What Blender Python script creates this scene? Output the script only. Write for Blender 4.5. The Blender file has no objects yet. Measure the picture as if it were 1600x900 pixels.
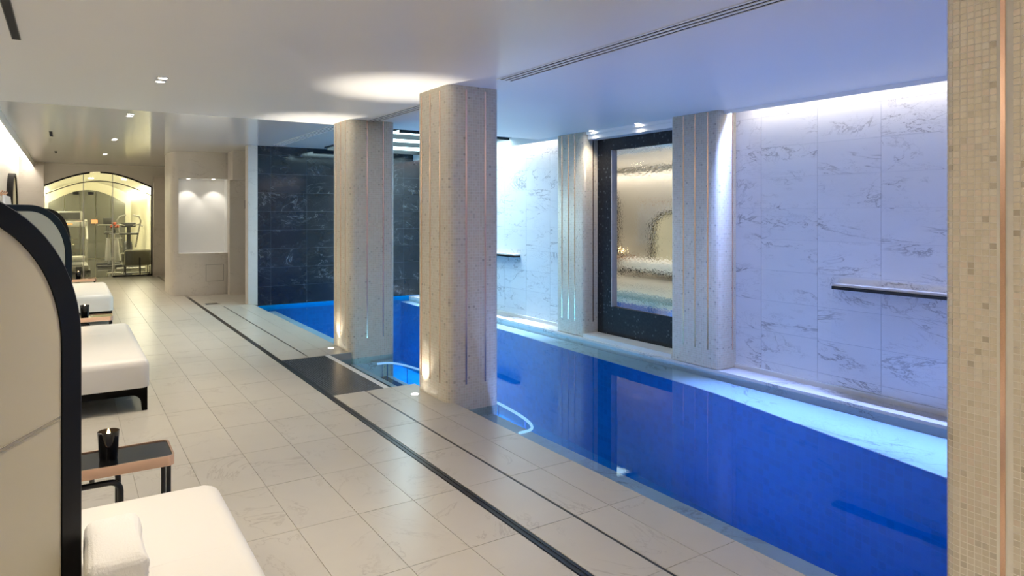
import bpy, bmesh, math, random
from mathutils import Vector, Matrix
random.seed(7)
S = bpy.context.scene
C = S.collection
PI = math.pi

# ------------------------------------------------------------------ camera
cam = bpy.data.cameras.new('camera')
cam.lens = 24.0; cam.sensor_width = 36.0; cam.sensor_fit = 'HORIZONTAL'
cam.shift_y = -117.0 / 1600.0
cam.clip_start = 0.05; cam.clip_end = 100
co = bpy.data.objects.new('camera', cam); C.objects.link(co)
co.location = (0, 0, 1.45)
co.rotation_euler = (math.radians(90), 0, math.radians(-33.08))
S.camera = co

# ------------------------------------------------------------------ world / view
w = bpy.data.worlds.new('world'); S.world = w; w.use_nodes = True
w.node_tree.nodes['Background'].inputs[0].default_value = (0.02, 0.02, 0.022, 1)
w.node_tree.nodes['Background'].inputs[1].default_value = 1.0
S.view_settings.view_transform = 'Standard'
S.view_settings.look = 'None'
S.view_settings.exposure = 0.42
S.view_settings.gamma = 1.0
S.view_settings.use_curve_mapping = False
S.cycles.max_bounces = 7
S.cycles.diffuse_bounces = 4
S.cycles.glossy_bounces = 4
S.cycles.transparent_max_bounces = 12
S.cycles.sample_clamp_indirect = 4.0
S.cycles.caustics_reflective = False
S.cycles.caustics_refractive = False

# light levels (tuned together)
WARM = (1.0, 0.87, 0.69)
NEUT = (1.0, 0.93, 0.82)
P_DOWN = 112.0        # ceiling spots over the walkway
P_UP = 240.0          # floor uplights by the pillars
COVE_R = 9.0         # cove strip over the pool wall
COVE_L = 22.0         # cove strip over the daybeds
P_POOL = 15.5        # each underwater lamp
P_BENCH = 56.0       # added blue fill light over the bench
SKY_E = 6.0          # luminous ceiling panel

# ------------------------------------------------------------------ helpers
def tag(o, label=None, cat=None, group=None, kind=None):
    if label: o['label'] = label
    if cat: o['category'] = cat
    if group: o['group'] = group
    if kind: o['kind'] = kind
    return o

def empty(name, loc=(0, 0, 0), rz=0.0):
    o = bpy.data.objects.new(name, None); C.objects.link(o)
    o.location = loc; o.rotation_euler = (0, 0, rz); o.empty_display_size = 0.1
    return o

def link(name, me, parent=None):
    o = bpy.data.objects.new(name, me); C.objects.link(o)
    if parent is not None: o.parent = parent
    return o

def mesh(name, verts, faces, mat, parent=None, smooth=False, uv=None):
    me = bpy.data.meshes.new(name)
    me.from_pydata([tuple(v) for v in verts], [], faces)
    if uv is not None:
        l = me.uv_layers.new(name='UVMap')
        for p in me.polygons:
            for li in p.loop_indices:
                l.data[li].uv = uv[p.index][li - p.loop_start]
    me.materials.append(mat)
    if smooth:
        for p in me.polygons: p.use_smooth = True
    me.update()
    return link(name, me, parent)

def from_bm(name, bm, mat, parent=None, smooth=False):
    bmesh.ops.recalc_face_normals(bm, faces=bm.faces)
    me = bpy.data.meshes.new(name); bm.to_mesh(me); bm.free()
    me.materials.append(mat)
    if smooth:
        for p in me.polygons: p.use_smooth = True
        try: me.set_sharp_from_angle(angle=math.radians(40))
        except Exception: pass
    return link(name, me, parent)

def bm_box(bm, x0, x1, y0, y1, z0, z1):
    vs = [bm.verts.new(p) for p in ((x0,y0,z0),(x1,y0,z0),(x1,y1,z0),(x0,y1,z0),(x0,y0,z1),(x1,y0,z1),(x1,y1,z1),(x0,y1,z1))]
    for f in ((3,2,1,0),(4,5,6,7),(0,1,5,4),(1,2,6,5),(2,3,7,6),(3,0,4,7)):
        bm.faces.new([vs[i] for i in f])
    return vs

def box(name, x0, x1, y0, y1, z0, z1, mat, parent=None, bev=0.0, seg=2):
    bm = bmesh.new(); bm_box(bm, x0, x1, y0, y1, z0, z1)
    if bev > 0:
        bmesh.ops.bevel(bm, geom=bm.edges[:], offset=bev, segments=seg, affect='EDGES', profile=0.5)
    return from_bm(name, bm, mat, parent, smooth=bev > 0)

def boxes(name, lst, mat, parent=None):
    bm = bmesh.new()
    for b in lst: bm_box(bm, *b)
    return from_bm(name, bm, mat, parent)

def prism(name, poly, z0, z1, mat, parent=None, bev=0.0, smooth=False, axis='z', seg=2):
    """extrude a 2-D polygon; axis z: (x,y)->z ; axis y: (x,z)->y ; axis x: (y,z)->x"""
    bm = bmesh.new()
    def P(a, b, c):
        return (a, b, c) if axis == 'z' else ((a, c, b) if axis == 'y' else (c, a, b))
    lo = [bm.verts.new(P(a, b, z0)) for a, b in poly]
    hi = [bm.verts.new(P(a, b, z1)) for a, b in poly]
    n = len(poly)
    bm.faces.new(lo[::-1]); bm.faces.new(hi)
    for i in range(n):
        j = (i + 1) % n
        bm.faces.new((lo[i], lo[j], hi[j], hi[i]))
    if bev > 0:
        es = [e for e in bm.edges if len(e.link_faces) == 2 and e.calc_face_angle(0) > 0.6]
        bmesh.ops.bevel(bm, geom=es, offset=bev, segments=seg, affect='EDGES', profile=0.5)
    return from_bm(name, bm, mat, parent, smooth=smooth or bev > 0)

def ring_prism(name, outer, inner, z0, z1, mat, parent=None, axis='z', closed=True, smooth=False):
    bm = bmesh.new()
    def P(a, b, c):
        return (a, b, c) if axis == 'z' else ((a, c, b) if axis == 'y' else (c, a, b))
    o0 = [bm.verts.new(P(a, b, z0)) for a, b in outer]; o1 = [bm.verts.new(P(a, b, z1)) for a, b in outer]
    i0 = [bm.verts.new(P(a, b, z0)) for a, b in inner]; i1 = [bm.verts.new(P(a, b, z1)) for a, b in inner]
    n = len(outer)
    for k in range(n if closed else n - 1):
        j = (k + 1) % n
        bm.faces.new((o0[k], o0[j], o1[j], o1[k])); bm.faces.new((i0[j], i0[k], i1[k], i1[j]))
        bm.faces.new((o1[k], o1[j], i1[j], i1[k])); bm.faces.new((o0[j], o0[k], i0[k], i0[j]))
    if not closed:
        bm.faces.new((o0[0], o1[0], i1[0], i0[0])); bm.faces.new((o0[-1], i0[-1], i1[-1], o1[-1]))
    return from_bm(name, bm, mat, parent, smooth=smooth)

def tube(name, pts, r, mat, parent=None, n=10, closed=False):
    pts = [Vector(p) for p in pts]
    verts, faces = [], []
    m = len(pts)
    up = None
    for i, p in enumerate(pts):
        a = pts[(i - 1) % m] if (closed or i > 0) else p
        b = pts[(i + 1) % m] if (closed or i < m - 1) else p
        t = (b - a).normalized()
        if up is None:
            up = Vector((0, 0, 1)) if abs(t.z) < 0.9 else Vector((1, 0, 0))
        s = t.cross(up).normalized(); up = s.cross(t).normalized()
        for k in range(n):
            an = 2 * PI * k / n
            verts.append(p + (s * math.cos(an) + up * math.sin(an)) * r)
    for i in range(m if closed else m - 1):
        j = (i + 1) % m
        for k in range(n):
            l = (k + 1) % n
            faces.append((i*n+k, i*n+l, j*n+l, j*n+k))
    if not closed:
        faces.append(tuple(range(n))[::-1]); faces.append(tuple((m-1)*n + k for k in range(n)))
    bm = bmesh.new()
    vs = [bm.verts.new(v) for v in verts]
    for f in faces: bm.faces.new([vs[i] for i in f])
    return from_bm(name, bm, mat, parent, smooth=True)

def lathe(name, prof, mat, parent=None, n=32, loc=(0, 0, 0)):
    bm = bmesh.new(); rings = []
    for r, z in prof:
        if r < 1e-6: rings.append([bm.verts.new((loc[0], loc[1], loc[2] + z))])
        else: rings.append([bm.verts.new((loc[0] + r*math.cos(2*PI*k/n), loc[1] + r*math.sin(2*PI*k/n), loc[2] + z)) for k in range(n)])
    for a, b in zip(rings, rings[1:]):
        for k in range(n):
            l = (k + 1) % n
            if len(a) == 1 and len(b) == 1: continue
            if len(a) == 1: bm.faces.new((a[0], b[k], b[l]))
            elif len(b) == 1: bm.faces.new((a[k], a[l], b[0]))
            else: bm.faces.new((a[k], a[l], b[l], b[k]))
    return from_bm(name, bm, mat, parent, smooth=True)

def rrect(x0, x1, y0, y1, r, n=6, corners=(1, 1, 1, 1)):
    """ccw rounded rectangle; corners = (x0y0, x1y0, x1y1, x0y1) radius multipliers"""
    out = []
    for (cx, cy, a0, sx, sy, m) in ((x0, y0, PI, 1, 1, corners[0]), (x1, y0, 1.5*PI, -1, 1, corners[1]), (x1, y1, 0, -1, -1, corners[2]), (x0, y1, .5*PI, 1, -1, corners[3])):
        rr = r * m
        if rr < 1e-5: out.append((cx, cy)); continue
        ox, oy = cx + sx*rr, cy + sy*rr
        for k in range(n + 1):
            a = a0 + .5*PI*k/n
            out.append((ox + rr*math.cos(a), oy + rr*math.sin(a)))
    return out

def children(o): return [c for c in bpy.data.objects if c.parent == o]
def copy_tree(o, parent=None):
    c = o.copy(); C.objects.link(c); c.parent = parent
    for ch in children(o): copy_tree(ch, c)
    return c

def spot(parent, loc, direction, power, color, angle=80, blend=0.6, size=0.03, name='lamp'):
    l = bpy.data.lights.new(name, 'SPOT'); l.energy = power; l.color = color
    l.spot_size = math.radians(angle); l.spot_blend = blend; l.shadow_soft_size = size
    o = bpy.data.objects.new(name, l); C.objects.link(o); o.parent = parent
    o.location = loc
    o.rotation_euler = Vector(direction).to_track_quat('-Z', 'Y').to_euler()
    return o

def area(parent, loc, direction, power, color, sx, sy=None, name='lamp'):
    l = bpy.data.lights.new(name, 'AREA'); l.energy = power; l.color = color
    if sy: l.shape = 'RECTANGLE'; l.size = sx; l.size_y = sy
    else: l.shape = 'DISK'; l.size = sx
    o = bpy.data.objects.new(name, l); C.objects.link(o); o.parent = parent
    o.location = loc; o.rotation_euler = Vector(direction).to_track_quat('-Z', 'Y').to_euler()
    return o

# ------------------------------------------------------------------ materials
class NT:
    def __init__(s, name):
        s.m = bpy.data.materials.new(name); s.m.use_nodes = True
        s.t = s.m.node_tree; s.t.nodes.clear()
        s.out = s.n('ShaderNodeOutputMaterial')
    def n(s, typ, **kw):
        x = s.t.nodes.new(typ)
        for k, v in kw.items(): setattr(x, k, v)
        return x
    def l(s, a, b): s.t.links.new(a, b)
    def math(s, op, a, b=None, c=None):
        x = s.n('ShaderNodeMath', operation=op)
        for i, v in enumerate((a, b, c)):
            if v is None: continue
            if isinstance(v, (int, float)): x.inputs[i].default_value = v
            else: s.l(v, x.inputs[i])
        return x.outputs[0]
    def vmath(s, op, a, b=None):
        x = s.n('ShaderNodeVectorMath', operation=op)
        for i, v in enumerate((a, b)):
            if v is None: continue
            if isinstance(v, (tuple, list)): x.inputs[i].default_value = v
            else: s.l(v, x.inputs[i])
        return x.outputs[0]
    def ramp(s, fac, stops, interp='LINEAR'):
        x = s.n('ShaderNodeValToRGB'); x.color_ramp.interpolation = interp
        e = x.color_ramp.elements
        while len(e) < len(stops): e.new(0.5)
        for el, (p, c) in zip(e, stops):
            el.position = p; el.color = (c[0], c[1], c[2], 1) if isinstance(c, (tuple, list)) else (c, c, c, 1)
        s.l(fac, x.inputs[0]); return x.outputs[0]
    def mix(s, fac, a, b, blend='MIX'):
        x = s.n('ShaderNodeMix', data_type='RGBA', blend_type=blend)
        for i, v in ((0, fac), (6, a), (7, b)):
            if isinstance(v, (int, float)): x.inputs[i].default_value = v
            elif isinstance(v, (tuple, list)): x.inputs[i].default_value = (v[0], v[1], v[2], 1)
            else: s.l(v, x.inputs[i])
        return x.outputs[2]
    def noise(s, vec, scale, detail=4, rough=0.55, dist=0.0, out=0):
        x = s.n('ShaderNodeTexNoise'); x.inputs['Scale'].default_value = scale
        x.inputs['Detail'].default_value = detail; x.inputs['Roughness'].default_value = rough; x.inputs['Distortion'].default_value = dist
        if vec is not None: s.l(vec, x.inputs['Vector'])
        return x.outputs[out]
    def bsdf(s, color, rough=0.5, metal=0.0, spec=0.5, bump=None, bstr=0.2, bdist=0.01, coat=0.0, sheen=0.0):
        p = s.n('ShaderNodeBsdfPrincipled')
        for key, v in (('Base Color', color), ('Roughness', rough), ('Metallic', metal), ('Specular IOR Level', spec), ('Coat Weight', coat), ('Sheen Weight', sheen)):
            if isinstance(v, (int, float)): p.inputs[key].default_value = v
            elif isinstance(v, (tuple, list)): p.inputs[key].default_value = (v[0], v[1], v[2], 1)
            else: s.l(v, p.inputs[key])
        if bump is not None:
            b = s.n('ShaderNodeBump'); b.inputs['Strength'].default_value = bstr; b.inputs['Distance'].default_value = bdist
            s.l(bump, b.inputs['Height']); s.l(b.outputs[0], p.inputs['Normal'])
        s.l(p.outputs[0], s.out.inputs[0]); s.p = p
        return s.m

def plain(name, color, rough=0.5, metal=0.0, spec=0.5, nscale=0, namt=0.06, coat=0.0, bump=0.0, bscale=200):
    t = NT(name); col = color
    if nscale:
        g = t.n('ShaderNodeNewGeometry')
        f = t.noise(g.outputs['Position'], nscale, 4)
        col = t.mix(f, tuple(c*(1-namt) for c in color), tuple(min(1, c*(1+namt)) for c in color))
    bm_ = None
    if bump:
        g2 = t.n('ShaderNodeTexCoord'); bm_ = t.noise(g2.outputs['Object'], bscale, 3)
    return t.bsdf(col, rough, metal, spec, bm_, bump, 0.002, coat)

def emit(name, color, strength):
    t = NT(name); e = t.n('ShaderNodeEmission'); e.inputs[0].default_value = (*color, 1); e.inputs[1].default_value = strength
    t.l(e.outputs[0], t.out.inputs[0]); return t.m

def marble(name, base, cloud, vein, rough=0.3, scale=1.6, amount=0.8, vwidth=0.012, spec=0.5, stretch=(1, 1, 1), rot=(0, 0, 0.6), fine=True):
    t = NT(name)
    g = t.n('ShaderNodeNewGeometry'); oi = t.n('ShaderNodeObjectInfo')
    off = t.n('ShaderNodeCombineXYZ')
    for i, k in enumerate((13.0, 29.0, 47.0)):
        t.l(t.math('MULTIPLY', oi.outputs['Random'], k), off.inputs[i])
    v = t.vmath('ADD', g.outputs['Position'], off.outputs[0])
    mp = t.n('ShaderNodeMapping'); mp.inputs['Rotation'].default_value = rot; mp.inputs['Scale'].default_value = stretch
    t.l(v, mp.inputs[0]); v = mp.outputs[0]
    cl = t.noise(v, scale*1.1, 5, 0.6)
    col = t.mix(t.ramp(cl, ((0.35, 0.0), (0.75, 1.0))), base, cloud)
    n1 = t.noise(v, scale, 6, 0.62, 1.2)
    d1 = t.math('ABSOLUTE', t.math('SUBTRACT', n1, 0.5))
    m1 = t.ramp(d1, ((0.0, 1.0), (vwidth*.35, 0.55), (vwidth, 0.0)))
    msk = t.ramp(t.noise(v, scale*1.9, 3, 0.5), ((0.42, 0.0), (0.58, 1.0)))
    fac = t.math('MULTIPLY', t.math('MULTIPLY', m1, msk), amount)
    col = t.mix(fac, col, vein)
    if fine:
        n2 = t.noise(v, scale*2.7, 7, 0.7, 2.0)
        d2 = t.math('ABSOLUTE', t.math('SUBTRACT', n2, 0.53))
        m2 = t.ramp(d2, ((0.0, 1.0), (vwidth*.8, 0.0)))
        col = t.mix(t.math('MULTIPLY', t.math('MULTIPLY', m2, msk), amount*.55), col, vein)
    return t.bsdf(col, rough, 0, spec)

def mosaic(name, pitch, stops, grout, rough=0.35, gw=0.06, bump=0.05, with_grout=True, spec=0.5):
    t = NT(name)
    uv = t.n('ShaderNodeUVMap'); uv.uv_map = 'UVMap'
    s = t.vmath('SCALE', uv.outputs[0]); s.node.inputs['Scale'].default_value = 1.0/pitch
    fl = t.vmath('FLOOR', s); fr = t.vmath('FRACTION', s)
    wn = t.n('ShaderNodeTexWhiteNoise', noise_dimensions='3D'); t.l(fl, wn.inputs['Vector'])
    col = t.ramp(wn.outputs['Value'], stops, 'CONSTANT')
    g = t.n('ShaderNodeNewGeometry')
    blotch = t.noise(g.outputs['Position'], 70, 3)
    col = t.mix(0.10, col, t.ramp(blotch, ((0.3, 0.55), (0.7, 1.0))), 'MULTIPLY')
    if not with_grout:
        return t.bsdf(col, rough, 0, spec)
    sp = t.n('ShaderNodeSeparateXYZ'); t.l(fr, sp.inputs[0])
    ax = t.math('ABSOLUTE', t.math('SUBTRACT', sp.outputs[0], 0.5)); ay = t.math('ABSOLUTE', t.math('SUBTRACT', sp.outputs[1], 0.5))
    mx = t.math('MAXIMUM', ax, ay)
    gm = t.ramp(mx, ((0.5-gw*1.3, 0.0), (0.5-gw*.7, 1.0)))
    col = t.mix(gm, col, grout)
    inv = t.math('SUBTRACT', 1.0, gm)
    return t.bsdf(col, t.math('ADD', t.math('MULTIPLY', gm, 0.3), rough), 0, spec, inv, bump, 0.002)

def glass(name, tint=(0.93, 0.96, 0.94), ior=1.45, rough=0.0, extra=0.0, bumpscale=0, bstr=0.1):
    t = NT(name)
    f = t.n('ShaderNodeFresnel'); f.inputs[0].default_value = ior
    tr = t.n('ShaderNodeBsdfTransparent'); tr.inputs[0].default_value = (*tint, 1)
    gl = t.n('ShaderNodeBsdfGlossy'); gl.inputs['Roughness'].default_value = rough
    mx = t.n('ShaderNodeMixShader')
    t.l(t.math('ADD', f.outputs[0], extra) if extra else f.outputs[0], mx.inputs[0])
    t.l(tr.outputs[0], mx.inputs[1]); t.l(gl.outputs[0], mx.inputs[2])
    if bumpscale:
        g = t.n('ShaderNodeNewGeometry'); b = t.n('ShaderNodeBump'); b.inputs['Strength'].default_value = bstr; b.inputs['Distance'].default_value = 0.02
        t.l(t.noise(g.outputs['Position'], bumpscale, 3, 0.5, 0.4), b.inputs['Height'])
        t.l(b.outputs[0], gl.inputs['Normal']); t.l(b.outputs[0], f.inputs['Normal'])
    t.l(mx.outputs[0], t.out.inputs[0]); return t.m

M = {}
M['floor_tile'] = marble('floor_tile', (0.585, 0.55, 0.475), (0.535, 0.50, 0.435), (0.30, 0.25, 0.20), rough=0.28, scale=1.5, amount=0.5, vwidth=0.012, fine=False)
M['wall_tile'] = marble('wall_tile', (0.82, 0.80, 0.79), (0.76, 0.74, 0.735), (0.36, 0.33, 0.32), rough=0.36, scale=1.3, amount=1.0, vwidth=0.016, stretch=(1, 0.7, 2.0), rot=(0.5, 0, 0))
M['stone_wall'] = marble('stone_wall', (0.72, 0.665, 0.60), (0.66, 0.605, 0.54), (0.40, 0.34, 0.29), rough=0.4, scale=1.3, amount=0.45, vwidth=0.012, stretch=(1, 1, 1.7), rot=(0, 0.5, 0))
M['dark_tile'] = marble('dark_tile', (0.010, 0.013, 0.017), (0.022, 0.027, 0.033), (0.34, 0.38, 0.40), rough=0.10, scale=1.15, amount=0.5, vwidth=0.006, spec=0.6, stretch=(1, 1, 1.6), rot=(0, -0.6, 0))
M['dark_grout'] = plain('dark_grout', (0.10, 0.13, 0.16), 0.7, nscale=8)
M['grout'] = plain('grout', (0.40, 0.37, 0.33), 0.85, nscale=10)
M['wall_grout'] = plain('wall_grout', (0.66, 0.65, 0.66), 0.85, nscale=10)
M['ceiling'] = plain('ceiling_paint', (0.88, 0.86, 0.82), 0.38, spec=0.35, nscale=2, namt=0.01)
M['ceiling_gloss'] = plain('ceiling_lacquer', (0.80, 0.79, 0.76), 0.13, spec=0.6, nscale=2, namt=0.01)
M['paint'] = plain('wall_paint', (0.78, 0.74, 0.67), 0.6, nscale=2, namt=0.02)
MOS_STOPS = ((0.0, (0.74, 0.665, 0.535)), (0.30, (0.77, 0.70, 0.575)), (0.55, (0.71, 0.64, 0.51)), (0.72, (0.77, 0.665, 0.545)), (0.84, (0.79, 0.73, 0.61)), (0.95, (0.64, 0.575, 0.465)), (0.982, (0.52, 0.455, 0.355)))
M['mosaic'] = mosaic('cream_mosaic', 0.021, MOS_STOPS, (0.84, 0.80, 0.70))
M['mosaic_tile'] = mosaic('cream_mosaic_tile', 0.021, MOS_STOPS, (0.70, 0.66, 0.57), with_grout=False, rough=0.3)
M['mosaic_grout'] = plain('mosaic_grout', (0.93, 0.88, 0.78), 0.85, nscale=20)
M['black_mosaic'] = mosaic('black_mosaic', 0.021, ((0.0, (0.020, 0.020, 0.022)), (0.5, (0.030, 0.031, 0.034)), (0.85, (0.05, 0.052, 0.057)), (0.97, (0.12, 0.12, 0.125))), (0.055, 0.055, 0.058), rough=0.22, bump=0.6)
M['frame_mosaic'] = mosaic('dark_frame_mosaic', 0.021, ((0.0, (0.016, 0.018, 0.022)), (0.6, (0.026, 0.028, 0.033)), (0.95, (0.09, 0.10, 0.11))), (0.03, 0.033, 0.038), rough=0.5, spec=.25)
M['pool_mosaic'] = mosaic('blue_pool_mosaic', 0.06, ((0.0, (0.001, 0.205, 0.52)), (0.4, (0.001, 0.22, 0.56)), (0.75, (0.001, 0.19, 0.48))), (0.001, 0.22, 0.55), rough=0.6, bump=0.1, spec=0.0)
M['copper'] = plain('copper', (0.95, 0.63, 0.46), 0.24, 1.0)
M['black_metal'] = plain('black_metal', (0.010, 0.010, 0.011), 0.35)
M['blue_paint'] = plain('blue_enamel', (0.003, 0.12, 0.42), 0.6, spec=0.1)
M['dark_gap'] = plain('dark_recess', (0.006, 0.006, 0.006), 0.8)
M['drain'] = plain('drain_metal', (0.03, 0.032, 0.034), 0.35, 0.6)
M['steel'] = plain('brushed_steel', (0.62, 0.61, 0.58), 0.3, 1.0)
M['white_paint'] = plain('white_lacquer', (0.86, 0.85, 0.83), 0.35)
M['leather'] = plain('white_leather', (0.84, 0.815, 0.765), 0.42, nscale=3, namt=0.015, bump=0.05, bscale=260)
M['panel_leather'] = plain('cream_leather', (0.55, 0.495, 0.345), 0.5, nscale=3, namt=0.02, bump=0.06, bscale=300)
M['thread'] = plain('stitching', (0.30, 0.27, 0.20), 0.8)
M['black_lacquer'] = plain('black_lacquer', (0.005, 0.0045, 0.004), 0.5, spec=.08)
M['black_glass'] = plain('black_glass_top', (0.006, 0.006, 0.007), 0.04, spec=0.6)
M['wax'] = plain('candle_wax', (0.60, 0.42, 0.24), 0.5)
M['flame'] = emit('candle_flame', (1.0, 0.62, 0.22), 30)
M['lens'] = emit('lamp_lens', (1.0, 0.93, 0.80), 25)
M['floor_lens'] = emit('floor_lamp_lens', (1.0, 0.95, 0.84), 18)
M['cove_r'] = emit('cove_led_pool', (1.0, 0.97, 0.97), COVE_R)
M['cove_l'] = emit('cove_led_daybeds', (1.0, 0.93, 0.82), COVE_L)
M['skylight'] = emit('luminous_panel', (0.60, 0.90, 1.0), SKY_E)
M['pool_lens'] = emit('pool_lamp_lens', (0.10, 0.45, 1.0), 3.0)
M['led_blue'] = emit('led_line', (0.35, 0.62, 1.0), 0.9)
M['skirt_led'] = emit('base_led', (0.50, 0.68, 1.0), 5.0)
M['gym_lens'] = emit('gym_lamp', (1.0, 0.93, 0.72), 45)
M['orange_lamp'] = emit('orange_lamp', (1.0, 0.42, 0.14), 1.2)
M['water'] = glass('pool_water', (0.70, 0.90, 1.0), 1.22, 0.015, 0.0, bumpscale=2.2, bstr=0.03)
M['fall_water'] = glass('falling_water', (0.98, 0.985, 1.0), 1.06, 0.1, 0.0, bumpscale=30, bstr=0.15)
M['glass'] = glass('clear_glass', (0.95, 0.965, 0.93), 1.45)
M['robe'] = plain('white_terry', (0.82, 0.81, 0.80), 0.95, bump=0.8, bscale=120)

# rippled mirror
t = NT('rippled_mirror')
g = t.n('ShaderNodeNewGeometry')
b1 = t.noise(g.outputs['Position'], 34, 2, 0.45, 0.6)
M['mirror'] = t.bsdf((0.90, 0.89, 0.86), 0.03, 1.0, 0.5, b1, 0.016, 0.02)
# terry towel
t = NT('terry_towel')
tc = t.n('ShaderNodeTexCoord')
M['towel'] = t.bsdf((0.88, 0.865, 0.83), 0.95, 0, 0.2, t.noise(tc.outputs['Object'], 160, 4, 0.7), 0.7, 0.004)

# ------------------------------------------------------------------ tiling
def clip_poly(poly, a, b, c):
    """keep a*x+b*y<=c"""
    out = []
    for i in range(len(poly)):
        p, q = poly[i], poly[(i+1) % len(poly)]
        dp, dq = a*p[0]+b*p[1]-c, a*q[0]+b*q[1]-c
        if dp <= 0: out.append(p)
        if (dp < 0 < dq) or (dq < 0 < dp):
            k = dp/(dp-dq); out.append((p[0]+(q[0]-p[0])*k, p[1]+(q[1]-p[1])*k))
    return out

_tile_cache = {}
def tile_mesh(key, w_, l_, h_, mat, axis):
    """box centred on its face plane, size w_ x l_, standing proud h_ along +axis"""
    k = (round(w_, 4), round(l_, 4), h_, mat.name, axis)
    if k not in _tile_cache:
        bm = bmesh.new(); a, b = w_/2, l_/2
        if axis == 'z': bm_box(bm, -a, a, -b, b, -0.02, h_)
        elif axis == '-x': bm_box(bm, -h_, 0.02, -a, a, -b, b)
        elif axis == '+x': bm_box(bm, -0.02, h_, -a, a, -b, b)
        elif axis == '-y': bm_box(bm, -a, a, -h_, 0.02, -b, b)
        bmesh.ops.recalc_face_normals(bm, faces=bm.faces)
        me = bpy.data.meshes.new(key); bm.to_mesh(me); bm.free(); me.materials.append(mat)
        _tile_cache[k] = me
    return _tile_cache[k]

def lay(name, parent, us, vs, plane, axis, mat, gap=0.0025, h=0.0, skip=None, limit=None, jitter=0.0006):
    """tiles between successive us and vs on a plane. axis z: (x,y) at z ; -x/+x: (y,z) at x ; -y: (x,z) at y"""
    n = 0
    for i in range(len(us)-1):
        for j in range(len(vs)-1):
            u0, u1, v0, v1 = us[i], us[i+1], vs[j], vs[j+1]
            if skip and skip(u0, u1, v0, v1): continue
            me = tile_mesh(name, abs(u1-u0)-gap, abs(v1-v0)-gap, 0.0, mat, axis)
            o = link(name, me, parent)
            cu, cv = (u0+u1)/2, (v0+v1)/2
            p = plane + (random.random()-.5)*jitter
            if axis == 'z': o.location = (cu, cv, p)
            elif axis in ('-x', '+x'): o.location = (p, cu, cv)
            else: o.location = (cu, p, cv)
            if parent is not None: o.location = Vector(o.location) - parent.location
            n += 1
    return n

def frange(a, b, step):
    out = []; x = a
    while x < b - 1e-6: out.append(x); x += step
    out.append(b); return out

# ================================================================== STRUCTURE
XL, XR = -0.85, 5.43          # left wall, pool wall
ZC, ZF = 2.43, 2.53           # near ceiling, far ceiling
WZ = -0.07                    # water level
YB = -3.2                     # wall behind the camera
YD = 11.35                    # dark wall

# ---- floor slab + tiles
fl = tag(empty('floor'), 'pale veined marble tiled floor of the walkway beside the pool', 'floor', kind='structure')
boxes('floor_slab', [
    (XL-.2, 2.478, YB-.2, 5.318, -1.5, -0.004),
    (XL-.2, 1.765, 5.318, 6.872, -1.5, -0.004),
    (XL-.2, 2.478, 6.872, 12.0, -1.5, -0.004),
    (XL-.2, 3.6, 12.0, 18.0, -1.5, -0.004)], M['grout'], fl)
cols = [1.715] + [1.465 - .29*k for k in range(0, 8)]
cols = [c for c in cols if c > XL] + [XL]
cols = cols[::-1]
r0 = 2.575 - .585*3
rows_near = [r0 + .585*k for k in range(0, 18)]
lay('floor_tile', fl, cols, rows_near, 0.0, 'z', M['floor_tile'], 0.0028)
# deck tiles between the drains and the pool edge
for ya, yb in ((0.82, 5.318), (6.872, 11.34)):
    rr = [ya] + [y for y in (r0 + .585*k for k in range(1, 40)) if ya+.08 < y < yb-.08] + [yb]
    lay('deck_tile', fl, [1.768, 2.030], rr, 0.0, 'z', M['floor_tile'], 0.0028)
    lay('deck_tile', fl, [2.045, 2.255, 2.478], rr, 0.0, 'z', M['floor_tile'], 0.0028)
# the rest of the floor, too far or out of sight to pick apart: one part
def tile_sheet(name, rects, mat, parent, gap=0.0028):
    o = boxes(name, [(a+gap/2, b-gap/2, c+gap/2, d-gap/2, -0.02, 0.0) for a, b, c, d in rects], mat, parent)
    o['kind'] = 'stuff'; return o
rest = []
ys = [rows_near[-1] + .585*k for k in range(0, 14)]
ys = [y for y in ys if y < 17.9] + [17.95]
for i in range(len(cols)-1):
    for j in range(len(ys)-1): rest.append((cols[i], cols[i+1], ys[j], ys[j+1]))
    yb_ = [YB] + [r0 - .585*k for k in range(6, 0, -1)] + [r0]
    for j in range(len(yb_)-1): rest.append((cols[i], cols[i+1], yb_[j], yb_[j+1]))
xe = [1.768, 2.03, 2.32, 2.61, 2.9, 3.2, 3.5]
for i in range(len(xe)-1):
    for j in range(len(ys)-1):
        if ys[j] > 11.3: rest.append((xe[i], xe[i+1], ys[j], ys[j+1]))
for k in range(8): rest.append((1.768, 2.478, YB + k*.5025, YB + (k+1)*.5025))
tile_sheet('distant_tiles', rest, M['floor_tile'], fl)
rest2 = [(1.768, 2.478, 11.34, 11.9)]

# dark drain channel and thin drain slot in the floor
dr = tag(empty('floor_drain', (1.7415, 4, 0)), 'wide black slotted drain channel running along the marble walkway', 'drain')
boxes('channel', [(-.0255, .0255, YB-4, 12.85-4, -0.03, -0.002)], M['drain'], dr)
boxes('grate', [(-.020, -.006, YB-4, 8.85, -0.004, 0.0005), (.006, .020, YB-4, 8.85, -0.004, 0.0005)], M['black_metal'], dr)
for a, b, lab in ((YB, 5.20, 'thin dark drain slot beside the near pool edge'), (6.99, 11.5, 'thin dark drain slot in the far deck near the dark marble wall')):
    d2 = tag(empty('drain_slot', (2.0375, a, 0)), lab, 'drain', 'drain slots in the pool deck')
    boxes('slot', [(-.0065, .0065, 0, b-a, -0.03, -0.002)], M['drain'], d2)
fp = tag(empty('floor_plate', (1.93, 11.75, 0)), 'small rectangular steel floor plate before the curved niche wall', 'floor plate')
box('plate', -.11, .11, -.09, .09, -0.01, 0.003, M['steel'], fp)
boxes('slots', [(-.09, .09, -.07+.035*k, -.055+.035*k, 0, 0.0038) for k in range(5)], M['drain'], fp)

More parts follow.
